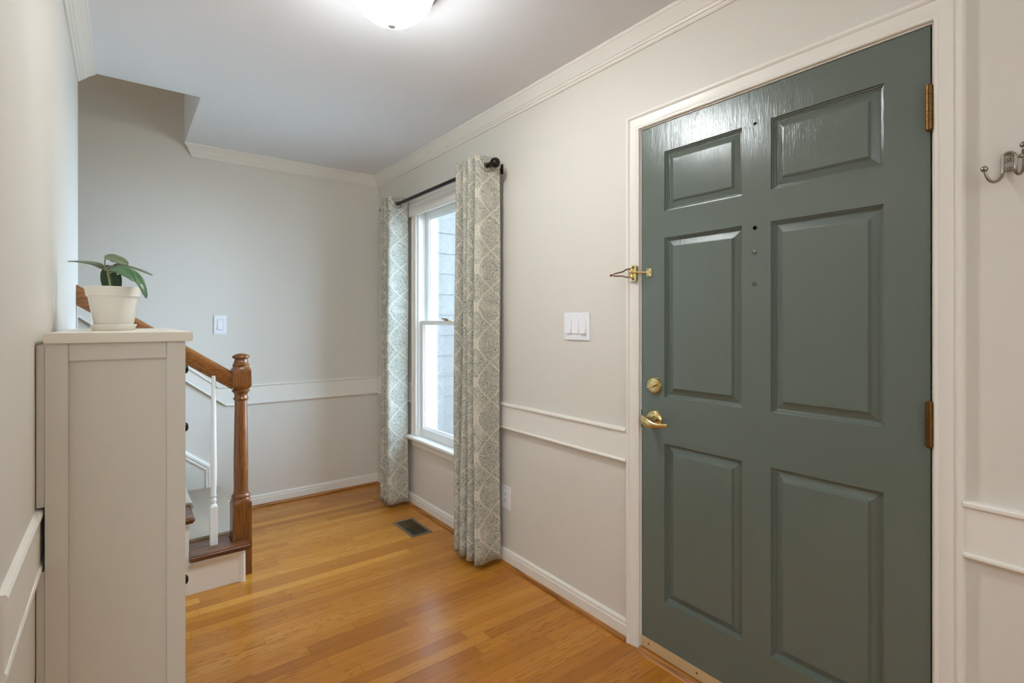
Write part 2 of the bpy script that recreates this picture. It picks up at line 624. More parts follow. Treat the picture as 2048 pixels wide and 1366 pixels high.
# crown moulding: (projection from wall, drop from ceiling)
CROWN = [(0, 0), (0.062, 0), (0.062, 0.006), (0.058, 0.011), (0.055, 0.012), (0.050, 0.018), (0.040, 0.028), (0.031, 0.040),
         (0.024, 0.050), (0.020, 0.052), (0.019, 0.056), (0.016, 0.060), (0.012, 0.061), (0.011, 0.066), (0.006, 0.072), (0, 0.072)]
secs = [[(XR - t, -2.6, H - d) for t, d in CROWN], [(XR - t, YB - t, H - d) for t, d in CROWN],
        [(0.371 - 0.75 * t, YB - t, H - d) for t, d in CROWN]]
struct(MB().sections(secs).build('trim_1', MAT['trim'], smooth=25), 'crown moulding along the door wall and far wall', 'crown moulding')
secs = [[(XL + t, LEFT_START, H - d) for t, d in CROWN], [(XL + t, 3.005 + 0.9 * t, H - d) for t, d in CROWN]]
struct(MB().sections(secs).build('trim_2', MAT['trim'], smooth=25), 'crown moulding at the top of the left wall', 'crown moulding')

# chair rail: (height, projection)
RAIL = [(0.722, 0), (0.722, 0.017), (0.726, 0.0205), (0.731, 0.0205), (0.735, 0.017), (0.736, 0.014), (0.843, 0.014), (0.844, 0.018),
        (0.848, 0.022), (0.855, 0.022), (0.860, 0.017), (0.861, 0)]


def rail_right(y0, y1):
    return MB().sections([[(XR - t, y0, z) for z, t in RAIL], [(XR - t, y1, z) for z, t in RAIL]])


struct(rail_right(WIN[1] + 0.058, YB - 0.014).build('trim_3', MAT['trim'], smooth=30), 'chair rail between the far corner and the window', 'chair rail')
struct(rail_right(1.381, WIN[0] - 0.058).build('trim_4', MAT['trim'], smooth=30), 'chair rail between the window and the green door', 'chair rail')
struct(rail_right(-2.6, 0.333).build('trim_5', MAT['trim'], smooth=30), 'chair rail to the right of the green door', 'chair rail')
PITCH = 0.775
RX = 0.568
secs = [[(XR, YB - t, z) for z, t in RAIL]]
secs.append([(RX - (z - 0.722) * 0.36, YB - t, z) for z, t in RAIL])
x2 = -1.4
secs.append([(x2, YB - t, 0.722 + (z - 0.722) * 1.27 + (RX - x2) * PITCH) for z, t in RAIL])
struct(MB().sections(secs).build('trim_6', MAT['trim'], smooth=30), 'chair rail on the far wall turning up beside the stairs', 'chair rail')
LRAIL = [(z, t * 0.62) for z, t in RAIL]
struct(MB().sections([[(XL + t, 1.135, z) for z, t in LRAIL], [(XL + t, LEFT_END, z) for z, t in LRAIL]]).build('trim_7', MAT['trim'], smooth=30),
       'chair rail on the left wall ending at the camera', 'chair rail')

# baseboards with stained shoe moulding
BASE = [(0, 0), (0, 0.014), (0.060, 0.014), (0.064, 0.011), (0.068, 0.0125), (0.076, 0.011), (0.083, 0.004), (0.083, 0)]
SHOE = [(0, 0.0), (0, 0.026), (0.006, 0.0255), (0.012, 0.023), (0.017, 0.018), (0.019, 0.014), (0.019, 0.0)]


def sweep_base(prof, pts_fn):
    return MB().sections([[f(t, z) for z, t in prof] for f in pts_fn])


SX = 0.494                        # first riser
path_r = [lambda t, z: (XR - t, 1.381, z), lambda t, z: (XR - t, YB - 0.0, z)]
path_b = [lambda t, z: (SX + 0.012, YB - t, z), lambda t, z: (XR - t, YB - t, z)]
path_r2 = [lambda t, z: (XR - t, -2.6, z), lambda t, z: (XR - t, 0.333, z)]
path_l = [lambda t, z: (XL + t, LEFT_START, z), lambda t, z: (XL + t, 2.85, z)]
for nm, ps, lab in (('baseboard_right', path_r, 'white baseboard under the window wall'), ('baseboard_back', path_b, 'white baseboard along the far wall'),
                    ('baseboard_front', path_r2, 'white baseboard right of the green door'), ('baseboard_left', path_l, 'white baseboard on the left wall')):
    struct(sweep_base(BASE, ps).build(nm, MAT['trim'], smooth=30), lab, 'baseboard')
for i, (ps, lab) in enumerate(((path_r, 'oak shoe moulding at the foot of the window wall'), (path_b, 'oak shoe moulding at the foot of the far wall'),
                               (path_r2, 'oak shoe moulding right of the green door'), (path_l, 'oak shoe moulding at the left wall'))):
    struct(sweep_base(SHOE, ps).build('trim_%d' % (8 + i), MAT['shoe_x'] if i == 1 else MAT['shoe'], smooth=40), lab, 'shoe moulding')

# ------------------------------------------------------------------ front door
CAS = [(0.0, 0.0), (0.0, 0.010), (0.003, 0.0125), (0.009, 0.0125), (0.011, 0.010), (0.014, 0.0115), (0.030, 0.016), (0.040, 0.0165),
       (0.043, 0.0145), (0.045, 0.018), (0.049, 0.0205), (0.057, 0.0205), (0.060, 0.017), (0.061, 0.0)]
YL, YR_, ZT = 1.319, 0.392, 2.055
secs = [[(XR - t, YL + q, 0.0) for q, t in CAS], [(XR - t, YL + q, ZT + q) for q, t in CAS],
        [(XR - t, YR_ - q, ZT + q) for q, t in CAS], [(XR - t, YR_ - q, 0.0) for q, t in CAS]]
casing = struct(MB().sections(secs).build('trim_12', MAT['trim'], smooth=25), 'white moulded casing around the green door', 'door casing')
jb = MB().box(XR - 0.0, XR + 0.15, 1.3145, DOOR[1], 0, DOOR[3]).box(XR, XR + 0.15, DOOR[0], 0.3965, 0, DOOR[3]).box(XR, XR + 0.15, 0.3965, 1.3145, 2.0505, DOOR[3])
jb.box(XR + 0.047, XR + 0.07, 1.300, 1.3145, 0.0, 2.0505).box(XR + 0.047, XR + 0.07, 0.3965, 0.41, 0.0, 2.0505).box(XR + 0.047, XR + 0.07, 0.41, 1.300, 2.037, 2.0505)
jb.build('door_jamb', MAT['trim'], casing)
MB().box(XR - 0.001, XR + 0.03, 1.3128, 1.3146, 0.875, 0.945).build('strike_plate', MAT['oldbrass'], casing)['label'] = 'dark brass strike plate'

PAN_Y = ((0.501, 0.805), (0.900, 1.206))
PAN_Z = ((0.231, 0.831), (1.006, 1.611), (1.712, 1.938))
DY0, DY1, DZ0, DZ1 = 0.4005, 1.3115, 0.018, 2.047
mb = MB()
bm = mb.bm
ys = [DY0, PAN_Y[0][0], PAN_Y[0][1], PAN_Y[1][0], PAN_Y[1][1], DY1]
zs = [DZ0, PAN_Z[0][0], PAN_Z[0][1], PAN_Z[1][0], PAN_Z[1][1], PAN_Z[2][0], PAN_Z[2][1], DZ1]
STICK = [(0.0, 0.0), (0.0008, 0.0058), (0.0045, 0.0066), (0.0055, 0.0110), (0.0095, 0.0125), (0.0103, 0.0150), (0.0130, 0.0152),
         (0.033, 0.0085), (0.0335, 0.0050), (0.0365, 0.0044), (0.0370, 0.0016), (0.039, 0.0014)]
for i in range(5):
    for j in range(7):
        y0, y1, z0, z1 = ys[i], ys[i + 1], zs[j], zs[j + 1]
        if i in (1, 3) and j in (1, 3, 5):
            rings = []
            for ins, dep in STICK:
                rings.append([(XR + dep, y0 + ins, z0 + ins), (XR + dep, y1 - ins, z0 + ins), (XR + dep, y1 - ins, z1 - ins), (XR + dep, y0 + ins, z1 - ins)])
            rows = [[bm.verts.new(p) for p in r] for r in rings]
            for a, b in zip(rows[:-1], rows[1:]):
                for k in range(4):
                    bm.faces.new((a[k], a[(k + 1) % 4], b[(k + 1) % 4], b[k]))
            bm.faces.new(rows[-1])
        else:
            bm.faces.new([bm.verts.new(p) for p in ((XR, y0, z0), (XR, y1, z0), (XR, y1, z1), (XR, y0, z1))])
xb = XR + 0.044
for q in (((XR, DY0, DZ0), (XR, DY0, DZ1), (xb, DY0, DZ1), (xb, DY0, DZ0)), ((XR, DY1, DZ0), (xb, DY1, DZ0), (xb, DY1, DZ1), (XR, DY1, DZ1)),
          ((XR, DY0, DZ1), (XR, DY1, DZ1), (xb, DY1, DZ1), (xb, DY0, DZ1)), ((XR, DY0, DZ0), (xb, DY0, DZ0), (xb, DY1, DZ0), (XR, DY1, DZ0)),
          ((xb, DY0, DZ0), (xb, DY0, DZ1), (xb, DY1, DZ1), (xb, DY1, DZ0))):
    bm.faces.new([bm.verts.new(p) for p in q])
bmesh.ops.remove_doubles(bm, verts=bm.verts[:], dist=1e-5)
door = struct(mb.build('door_1', MAT['door']), 'glossy green grey six panel front door with brass lock', 'door')
# deadbolt
mb = MB().lathe([(0.0, -0.012), (0.022, -0.012), (0.029, -0.010), (0.032, -0.005), (0.033, 0.0)], (XR, 1.250, 1.047), 'x', 40)
db = mb.build('deadbolt', MAT['brass'], door, smooth=40)
db['label'] = 'brass deadbolt'
tp = MB()
c = Vector((XR - 0.019, 1.250, 1.047))
ax = Vector((0, 0.86, -0.30)).normalized(); bx = Vector((0, 0.30, 0.86)).normalized()
poly = []
for k in range(24):
    a = 2 * math.pi * k / 24
    poly.append((math.cos(a) * 0.024, math.sin(a) * 0.0065))
tp.sections([[c + Vector((dx, 0, 0)) + ax * u * s + bx * v * s for u, v in poly] for dx, s in ((0.009, 1.0), (-0.006, 0.95), (-0.009, 0.75))])
tp.build('thumb_turn', MAT['brass'], db, smooth=40)
# lever handle
mb = MB().lathe([(0.0, -0.014), (0.018, -0.014), (0.030, -0.010), (0.036, -0.004), (0.0365, 0.0)], (XR, 1.252, 0.916), 'x', 40)
lv = mb.build('lever_handle', MAT['brass'], door, smooth=40)
lv['label'] = 'brass lever handle on a round rose'
nk = MB().lathe([(0.013, -0.055), (0.0145, -0.050), (0.0135, -0.030), (0.015, -0.014), (0.017, -0.012)], (XR, 1.252, 0.916), 'x', 24)
nk.lathe([(0.0, -0.0155), (0.003, -0.0155), (0.003, -0.010)], (XR, 1.252, 0.940), 'x', 12)
nk.build('neck', MAT['brass'], lv, smooth=40)
pts, wd = [], []
for k in range(17):
    s = k / 16
    yy = 1.270 - s * 0.108
    zz = 0.914 - 0.006 * math.sin(s * math.pi * 1.0) - 0.003 * s + 0.007 * (1 - s) ** 3
    xx = XR - 0.055 - 0.012 * math.sin(s * math.pi) + (0.014 * s * s)
    pts.append(Vector((xx, yy, zz)))
    wd.append(0.0125 * (1 - s) ** 0.6 + 0.0042 + 0.0022 * math.sin(s * math.pi * 2.2))
secs = []
for p, q in zip(pts, wd):
    secs.append([p + Vector((math.sin(a) * 0.0048, 0, math.cos(a) * q)) for a in [2 * math.pi * k / 14 for k in range(14)]])
MB().sections(secs).build('lever', MAT['brass'], lv, smooth=50)
# hinges
for i, zc in enumerate((1.836, 1.033, 0.23)):
    hb = MB()
    z = zc - 0.055
    for k in range(5):
        hb.lathe([(0.0070, 0.0), (0.0070, 0.0004), (0.0085, 0.0005), (0.0085, 0.0215), (0.0070, 0.0216), (0.0070, 0.022)], (XR - 0.0085, 0.4005, z + k * 0.022), 'z', 18)
    hb.lathe([(0.004, -0.005), (0.007, -0.002), (0.007, 0.0)], (XR - 0.0085, 0.4005, z), 'z', 14)
    hb.lathe([(0.007, 0.11), (0.007, 0.112), (0.004, 0.115)], (XR - 0.0085, 0.4005, z), 'z', 14)
    hb.build('hinge', MAT['oldbrass'], door, smooth=28)['label'] = 'aged brass hinge'
# bolt heads and the open peephole on the middle stile
for z in (1.518, 1.416):
    MB().lathe([(0.0, -0.003), (0.0035, -0.003), (0.0038, -0.001), (0.0045, -0.001), (0.0048, -0.0035), (0.0066, -0.003), (0.0075, 0.0)], (XR, 0.858, z), 'x', 20).build('bolt_head', MAT['door'], door, smooth=30)
ph = MB().lathe([(0.0095, 0.0), (0.009, -0.0015), (0.0065, -0.0015), (0.006, -0.0003), (0.0001, -0.0003)], (XR, 0.856, 1.598), 'x', 20).build('peephole', MAT['door'], door, smooth=30)
MB().lathe([(0.006, -0.0006), (0.0001, -0.0006)], (XR, 0.856, 1.598), 'x', 20).build('peephole_bore', MAT['dark'], ph)
sh = MB().lathe([(0.0001, -0.0006), (0.0045, -0.0006), (0.005, 0.0)], (XR, 0.856, 1.937), 'x', 10)
sh.box(XR - 0.0006, XR, 0.849, 0.863, 1.9355, 1.9385).build('screw_hole', MAT['dark'], door)
# bottom sweep
sw = MB().box(XR - 0.006, XR, DY0 + 0.002, DY1 - 0.001, 0.016, 0.056).build('door_sweep', MAT['sweep'], door, bevel=0.0015)
sw['label'] = 'beige weather strip screwed along the door bottom'
for y in (1.275, 1.065, 0.85, 0.64, 0.43):
    MB().lathe([(0.0, -0.0075), (0.003, -0.0075), (0.004, -0.006)], (XR, y, 0.039), 'x', 12).build('screw', MAT['oldbrass'], sw)
th = MB().prism([(XR - 0.035, 0.0), (XR - 0.026, 0.008), (XR - 0.012, 0.0125), (XR + 0.15, 0.0125), (XR + 0.15, 0.0)], 'y', 0.3965, 1.3145)
struct(th.build('trim_13', MAT['shoe'], smooth=30), 'wooden threshold under the green door', 'threshold')

# swing bar guard on the casing beside the door
gd = thing('door_guard', 'brass swing bar guard on the door casing level with the upper panels', 'door guard', (XR - 0.0205, 1.3350, 1.455))
x0 = XR - 0.0125
pl = MB().prism([(1.3260, 1.452), (1.3440, 1.452), (1.3490, 1.457), (1.3490, 1.512), (1.3440, 1.517), (1.3260, 1.517), (1.3210, 1.512), (1.3210, 1.457)], 'x', XR - 0.0255, XR - 0.0125)
pl = pl.build('plate', MAT['brass'], gd, bevel=0.001)
for z in (1.461, 1.508):
    MB().lathe([(0.0, -0.0285), (0.003, -0.0285), (0.0045, -0.0255)], (XR, 1.3350, z), 'x', 12).build('screw', MAT['oldbrass'], pl)
MB().lathe([(0.006, 0), (0.006, 0.032)], (XR - 0.031, 1.3410, 1.469), 'z', 16).build('barrel', MAT['brass'], gd, smooth=40)
bar = MB()
xx = XR - 0.034
bar.tube([(xx, 1.3400, 1.502), (xx - 0.002, 1.3580, 1.502), (xx - 0.006, 1.3750, 1.493), (xx - 0.01, 1.4170, 1.487), (xx - 0.01, 1.4210, 1.483),
          (xx - 0.01, 1.4180, 1.478), (xx - 0.008, 1.3780, 1.476), (xx - 0.004, 1.3580, 1.470), (xx, 1.3400, 1.468)], 0.0026, 10)
bar.tube([(xx - 0.01, 1.4200, 1.483), (xx - 0.011, 1.4290, 1.482)], 0.0026, 10)
bar.ball((xx - 0.011, 1.4330, 1.482), 0.0052, 16)
bar.build('swing_bar', MAT['oldbrass'], gd, smooth=50)
ks = MB().box(XR - 0.005, XR + 0.0, 1.263, 1.286, 1.470, 1.500)
ks.tube([(XR - 0.004, 1.283, 1.486), (XR - 0.012, 1.292, 1.486), (XR - 0.030, 1.312, 1.487), (XR - 0.043, 1.328, 1.487)], 0.0036, 12)
ks.ball((XR - 0.045, 1.332, 1.487), 0.0072, 16)
ks = ks.build('keeper', MAT['brass'], gd, smooth=40)
for y, z in ((1.2695, 1.485), (1.280, 1.495), (1.280, 1.475)):
    MB().lathe([(0.0, -0.0065), (0.002, -0.0065), (0.0028, -0.005)], (XR, y, z), 'x', 10).build('screw', MAT['oldbrass'], ks)

# ------------------------------------------------------------------ window
WY0, WY1, WZ0, WZ1 = WIN[0], WIN[1], 0.500, WIN[3]
WC = [(0.0, 0.0), (0.0, 0.010), (0.004, 0.012), (0.010, 0.012), (0.014, 0.010), (0.036, 0.015), (0.041, 0.013), (0.044, 0.018), (0.054, 0.018), (0.057, 0.014), (0.057, 0.0)]
secs = [[(XR - t, WY1 + q, WZ0) for q, t in WC], [(XR - t, WY1 + q, WZ1 + q) for q, t in WC],
        [(XR - t, WY0 - q, WZ1 + q) for q, t in WC], [(XR - t, WY0 - q, WZ0) for q, t in WC]]
win = struct(MB().sections(secs).build('window_1', MAT['trim'], smooth=25), 'white double hung window between the printed curtains', 'window')
jb = MB()
for y0, y1 in ((WY1 - 0.006, WY1), (WY0, WY0 + 0.006)):
    jb.box(XR, XR + 0.15, y0, y1, WZ0 - 0.024, WZ1)
jb.box(XR, XR + 0.15, WY0, WY1, WZ1 - 0.006, WZ1).box(XR + 0.005, XR + 0.15, WY0, WY1, WZ0 - 0.024, WZ0 - 0.002)
for y0, y1 in ((WY1 - 0.016, WY1 - 0.006), (WY0 + 0.006, WY0 + 0.016)):
    jb.box(XR + 0.004, XR + 0.017, y0, y1, WZ0, WZ1 - 0.006).box(XR + 0.0535, XR + 0.060, y0, y1, WZ0, WZ1 - 0.006).box(XR + 0.100, XR + 0.112, y0, y1, WZ0, WZ1 - 0.006)
jb.build('window_jamb', MAT['vinyl'], win)
st = MB().prism([(XR - 0.050, 0.478), (XR - 0.054, 0.482), (XR - 0.055, 0.489), (XR - 0.054, 0.496), (XR - 0.050, 0.500), (XR + 0.02, 0.500), (XR + 0.02, 0.478)], 'y', WY0 - 0.095, WY1 + 0.095)
st.build('window_sill', MAT['trim'], win, smooth=40)
APR = [(0.478, 0.0), (0.478, 0.016), (0.462, 0.0155), (0.458, 0.0125), (0.440, 0.0105), (0.430, 0.012), (0.424, 0.008), (0.422, 0.0)]
MB().sections([[(XR - t, y, z) for z, t in APR] for y in (WY0 - 0.057, WY1 + 0.057)]).build('window_apron', MAT['trim'], win, smooth=25)


def sash(name, x, z0, z1, bot, top, parent):
    y0, y1 = WY0 + 0.007, WY1 - 0.007
    S = 0.045
    fr = MB()
    prof = [(0.0, 0.0), (0.0, 0.035), (S - 0.002, 0.035), (S, 0.030), (S, 0.024), (S + 0.006, 0.022), (S + 0.006, 0.014), (S, 0.012), (S, 0.006), (S - 0.006, 0.0)]
    def ring(q, dx):
        k = q / S
        return [(x + dx, y0 + q, z0 + bot * k), (x + dx, y1 - q, z0 + bot * k), (x + dx, y1 - q, z1 - top * k), (x + dx, y0 + q, z1 - top * k)]
    rings = [ring(q, d) for q, d in prof]
    secs = [[r[c] for r in rings] for c in range(4)]
    fr.sections(secs, True, False, True)
    o = fr.build(name, MAT['vinyl'], parent, smooth=25)
    MB().box(x + 0.016, x + 0.020, y0 + S, y1 - S, z0 + bot, z1 - top).build('glass_pane', MAT['glass'], o)
    return o


lo = sash('lower_sash', XR + 0.018, 0.500, 1.298, 0.060, 0.026, win)
up = sash('upper_sash', XR + 0.062, 1.275, 2.055, 0.026, 0.046, win)
lk = MB().lathe([(0.013, 0), (0.013, 0.008), (0.009, 0.012), (0.0001, 0.013)], (XR + 0.036, 2.905, 1.298), 'z', 16).box(XR + 0.026, XR + 0.047, 2.875, 2.935, 1.298, 1.302)
lk.tube([(XR + 0.036, 2.905, 1.308), (XR + 0.026, 2.925, 1.310), (XR + 0.022, 2.942, 1.311)], 0.004, 8)
lk.build('sash_lock', MAT['oldbrass'], lo, smooth=40)['label'] = 'small brass sash lock'

# raised shade on the head of the window
shd = thing('window_shade', 'white shade pulled right up across the top of the window', 'window shade', (XR - 0.04, 2.8, 2.02))
SHP = [(XR - 0.018, 2.026), (XR - 0.024, 2.024), (XR - 0.031, 2.026), (XR - 0.0355, 2.032), (XR - 0.0365, 2.042), (XR - 0.033, 2.052), (XR - 0.0355, 2.064), (XR - 0.033, 2.088), (XR - 0.018, 2.088)]
MB().prism(SHP, 'y', 2.375, 3.345).build('shade_stack', MAT['trim'], shd, smooth=40)
MB().box(XR - 0.034, XR - 0.018, 2.375, 3.345, 2.088, 2.104).build('head_rail', MAT['vinyl'], shd, bevel=0.002)

# ------------------------------------------------------------------ curtains and rod
RODX, RODZ = 1.527, 2.108


def curtain(y_start, step, n, seedv, label):
    rnd = random.Random(seedv)
    root = thing('curtain', label, 'curtain', (RODX, y_start + step * n / 2, 0.03), 'printed curtains at the window')
    NT, NZ = n * 26, 44
    zt, zb = 2.158, 0.030
    ph = [rnd.uniform(-0.25, 0.25) for _ in range(n + 2)]
    mb = MB()
    bm = mb.bm
    uvl = bm.loops.layers.uv.new('UVMap')
    rows = []
    for j in range(NZ + 1):
        z = zt + (zb - zt) * j / NZ
        f = j / NZ
        row = []
        for i in range(NT + 1):
            t = n * i / NT
            k = int(min(t, n - 1e-6))
            q = (1 + 0.10 * math.sin(3.0 * f + ph[k] * 8)) if t > 0.5 else 1.0
            A = 0.073 * (0.93 + 0.07 * f) * (1.0 if t < 0.75 else 0.92 + 0.10 * math.sin(ph[k] * 20 + 2 * f))
            X = RODX + 0.002 + A * math.cos(2 * math.pi * t)
            Y = y_start + step * t * (1 + 0.05 * f) + 0.011 * math.sin(4 * math.pi * t) * (0.4 + 0.6 * f) + 0.006 * f * math.sin(5 * f + k) * (1 if t > 0.6 else t)
            X += 0.004 * math.sin(7 * f + 2 * t)
            row.append(((X, Y, z)))
        rows.append(row)
    ul = [0.0]
    mid = rows[NZ // 2]
    for i in range(NT):
        ul.append(ul[-1] + (Vector(mid[i + 1]) - Vector(mid[i])).length)
    vs = [[bm.verts.new(p) for p in r] for r in rows]
    for j in range(NZ):
        for i in range(NT):
            f = bm.faces.new((vs[j][i], vs[j][i + 1], vs[j + 1][i + 1], vs[j + 1][i]))
            for lp, (a, b) in zip(f.loops, ((j, i), (j, i + 1), (j + 1, i + 1), (j + 1, i))):
                lp[uvl].uv = (ul[b] + 0.03, rows[a][b][2])
    # cloth thickness
    cl = mb.build('cloth', MAT['curtain'], root, smooth=80)
    so = cl.modifiers.new('thickness', 'SOLIDIFY')
    so.thickness = 0.0022
    so.offset = 0
    for k in range(2 * n):
        t = 0.25 + 0.5 * k
        Y = y_start + step * t
        g = MB()
        secs = []
        for a in range(28):
            an = 2 * math.pi * a / 28
            secs.append([(RODX + 0.002 + math.cos(an) * (0.0235 + 0.0052 * math.cos(b)), Y + 0.0035 * math.sin(b), RODZ - 0.006 + math.sin(an) * (0.0235 + 0.0052 * math.cos(b)))
                         for b in [2 * math.pi * c / 8 for c in range(8)]])
        g.sections(secs, True, False, True)
        g.build('grommet', MAT['nickel'], root, smooth=50)['label'] = 'dark metal grommet'
    return root


curtain(2.2125, 0.0635, 4, 3, 'off white and grey green printed curtain hanging nearest the green door')
curtain(3.312, 0.0605, 3, 5, 'off white and grey green printed curtain hanging in the far corner')
rod = thing('curtain_rod', 'dark bronze curtain rod with ball ends above the window', 'curtain rod', (RODX, 2.8, RODZ))
MB().tube([(RODX, 3.535, RODZ), (RODX, 2.19, RODZ)], 0.0118, 20).build('rod', MAT['bronze'], rod, smooth=40)
for s, y in ((-1, 2.19), (1, 3.535)):
    f = MB().lathe([(0.0125, 0.0), (0.0155, s * 0.002), (0.0155, s * 0.007), (0.011, s * 0.009), (0.011, s * 0.014)], (RODX, y, RODZ), 'y', 24)
    f.ball((RODX, y + s * 0.036, RODZ), 0.0262, 28)
    f.build('ball_finial', MAT['bronze'], rod, smooth=50)
for y in (2.249, 3.505):
    b = MB().box(XR - 0.005, XR, y - 0.009, y + 0.009, RODZ - 0.018, RODZ + 0.034)
    b.tube([(XR - 0.004, y, RODZ + 0.006), (RODX + 0.03, y, RODZ + 0.004), (RODX + 0.014, y, RODZ - 0.004)], 0.005, 10)
    b.tube([(RODX + 0.0155 * math.cos(R(a)), y, RODZ + 0.0155 * math.sin(R(a))) for a in range(-200, 40, 20)], 0.0032, 8)
    b.build('bracket', MAT['bronze'], rod, smooth=40)

# ------------------------------------------------------------------ ceiling light
cl = thing('ceiling_light', 'lit flush ceiling light with frosted white glass dome', 'ceiling light', (LAMP[0], LAMP[1], 2.275))
lc = (LAMP[0], LAMP[1], H)
MB().lathe([(0.166, 0.0), (0.167, -0.010), (0.164, -0.020), (0.156, -0.030), (0.150, -0.034), (0.146, -0.034), (0.143, -0.026), (0.138, -0.022), (0.0001, -0.022)], lc, 'z', 64).build('base_pan', MAT['nickel'], cl, smooth=40)
prof = [(0.1405, -0.026)]
for k in range(0, 21):
    a = k / 20 * math.pi / 2
    prof.append((0.0001 + 0.1405 * math.cos(a) ** 1.4, -0.030 - 0.126 * math.sin(a)))
MB().lathe(prof, lc, 'z', 64, True).build('glass_dome', MAT['lamp'], cl, smooth=60)
MB().lathe([(0.0001, -0.150), (0.0125, -0.150), (0.0145, -0.154), (0.0145, -0.159), (0.010, -0.163), (0.0001, -0.164)], lc, 'z', 24).build('finial', MAT['white'], cl, smooth=50)

# ------------------------------------------------------------------ switches, outlet, vent, hook


def rocker_plate(name, label, cat, c, wid, hgt, n, axis):
    """axis 'x': on the right wall (faces -X); 'y': on the back wall (faces -Y)"""
    root = thing(name, label, cat, c)
    def B(mb, u0, u1, z0, z1, d0, d1):
        if axis == 'x':
            mb.box(c[0] - d1, c[0] - d0, c[1] + u0, c[1] + u1, c[2] + z0, c[2] + z1)
        else:
            mb.box(c[0] + u0, c[0] + u1, c[1] - d1, c[1] - d0, c[2] + z0, c[2] + z1)
        return mb
    B(MB(), -wid / 2, wid / 2, -hgt / 2, hgt / 2, 0, 0.006).build('wall_plate', MAT['white'], root, bevel=0.0025)
    return root, B


sw3, B = rocker_plate('light_switch', 'white three gang rocker switch plate between window and door', 'light switch', (XR, 1.675, 1.2715), 0.166, 0.126, 3, 'x')
for k in range(3):
    u = (k - 1) * 0.046
    f = B(MB(), u - 0.0168, u + 0.0168, -0.0335, 0.0335, 0.006, 0.0068).build('switch_frame', MAT['white'], sw3, bevel=0.0004)
    r = MB()
    y0, y1 = 1.675 + u - 0.0150, 1.675 + u + 0.0150
    d = 0.0095 if k != 1 else 0.0045
    r.prism([(XR - 0.0066, 1.2715 + 0.0315), (XR - 0.0085, 1.2715 + 0.0315), (XR - 0.0085, 1.2715), (XR - 0.0066 - d, 1.2715 - 0.0315), (XR - 0.0066, 1.2715 - 0.0315)], 'y', y0, y1)
    r.build('rocker', MAT['white'], f, bevel=0.0005)
    for z in (-0.0485, 0.0485):
        MB().lathe([(0.0, -0.0072), (0.002, -0.0072), (0.003, -0.006)], (XR, 1.675 + u, 1.2715 + z), 'x', 12).build('screw', MAT['white'], sw3)
sw1, B = rocker_plate('light_switch', 'white single rocker switch plate on the far wall above the handrail', 'light switch', (0.530, YB, 1.2715), 0.076, 0.126, 1, 'y')
f = B(MB(), -0.0185, 0.0185, -0.0345, 0.0345, 0.006, 0.0068).build('switch_frame', MAT['nickel'], sw1, bevel=0.0004)
f.data.materials[0] = plain('switch_reveal_grey', (196, 196, 198), 0.4)
MB().prism([(YB - 0.0066, 1.2715 + 0.032), (YB - 0.009, 1.2715 + 0.032), (YB - 0.0085, 1.2715), (YB - 0.0135, 1.2715 - 0.032), (YB - 0.0066, 1.2715 - 0.032)], 'x', 0.530 - 0.0162, 0.530 + 0.0162).build('rocker', MAT['white'], f, bevel=0.0006)
out, B = rocker_plate('power_outlet', 'white double power outlet low on the wall beside the near curtain', 'power outlet', (XR, 2.212, 0.356), 0.082, 0.124, 1, 'x')
f = B(MB(), -0.0168, 0.0168, -0.0335, 0.0335, 0.006, 0.0082).build('receptacle', MAT['white'], out, bevel=0.0006)
for zc in (0.0165, -0.0165):
    sl = MB()
    B(sl, -0.0080, -0.0055, zc - 0.002, zc + 0.007, 0.0075, 0.0086)
    B(sl, 0.0050, 0.0075, zc - 0.002, zc + 0.006, 0.0075, 0.0086)
    B(sl, -0.0028, 0.0022, zc - 0.0095, zc - 0.0055, 0.0075, 0.0086)
    sl.build('socket_slots', MAT['dark'], f)

vt = thing('floor_vent', 'grey brown metal floor vent in the oak boards by the window', 'floor vent', (1.457, 2.955, 0.0))
vy0, vy1, vx0, vx1 = 2.815, 3.095, 1.388, 1.526
fr = MB()
ri = [[(vx0, vy0, 0.0005), (vx1, vy0, 0.0005), (vx1, vy1, 0.0005), (vx0, vy1, 0.0005)], None, None, None, None]
def rect(i, z):
    return [(vx0 + i, vy0 + i, z), (vx1 - i, vy0 + i, z), (vx1 - i, vy1 - i, z), (vx0 + i, vy1 - i, z)]
rg = [rect(0, 0.0), rect(0.003, 0.004), rect(0.017, 0.005), rect(0.019, 0.003), rect(0.019, 0.0)]
fr.sections([[r[c] for r in rg] for c in range(4)], True, False, True)
fr.build('vent_frame', MAT['ventmetal'], vt, smooth=30)
MB().box(vx0 + 0.019, vx1 - 0.019, vy0 + 0.019, vy1 - 0.019, 0.0002, 0.0010).build('vent_backing', MAT['ventdark'], vt)
MB().box(vx0 + 0.021, vx1 - 0.021, 2.962, vy1 - 0.021, 0.001, 0.0018).build('damper', MAT['ventdamper'], vt)
lv_ = MB()
for k in range(15):
    y = vy0 + 0.028 + k * 0.0160
    lv_.box(vx0 + 0.019, vx1 - 0.019, y, y + 0.0018, 0.0012, 0.0034)
lv_.box(vx0 + 0.066, vx0 + 0.069, vy0 + 0.019, vy1 - 0.019, 0.0012, 0.0036)
lv_.build('louvre', MAT['ventdamper'], vt)

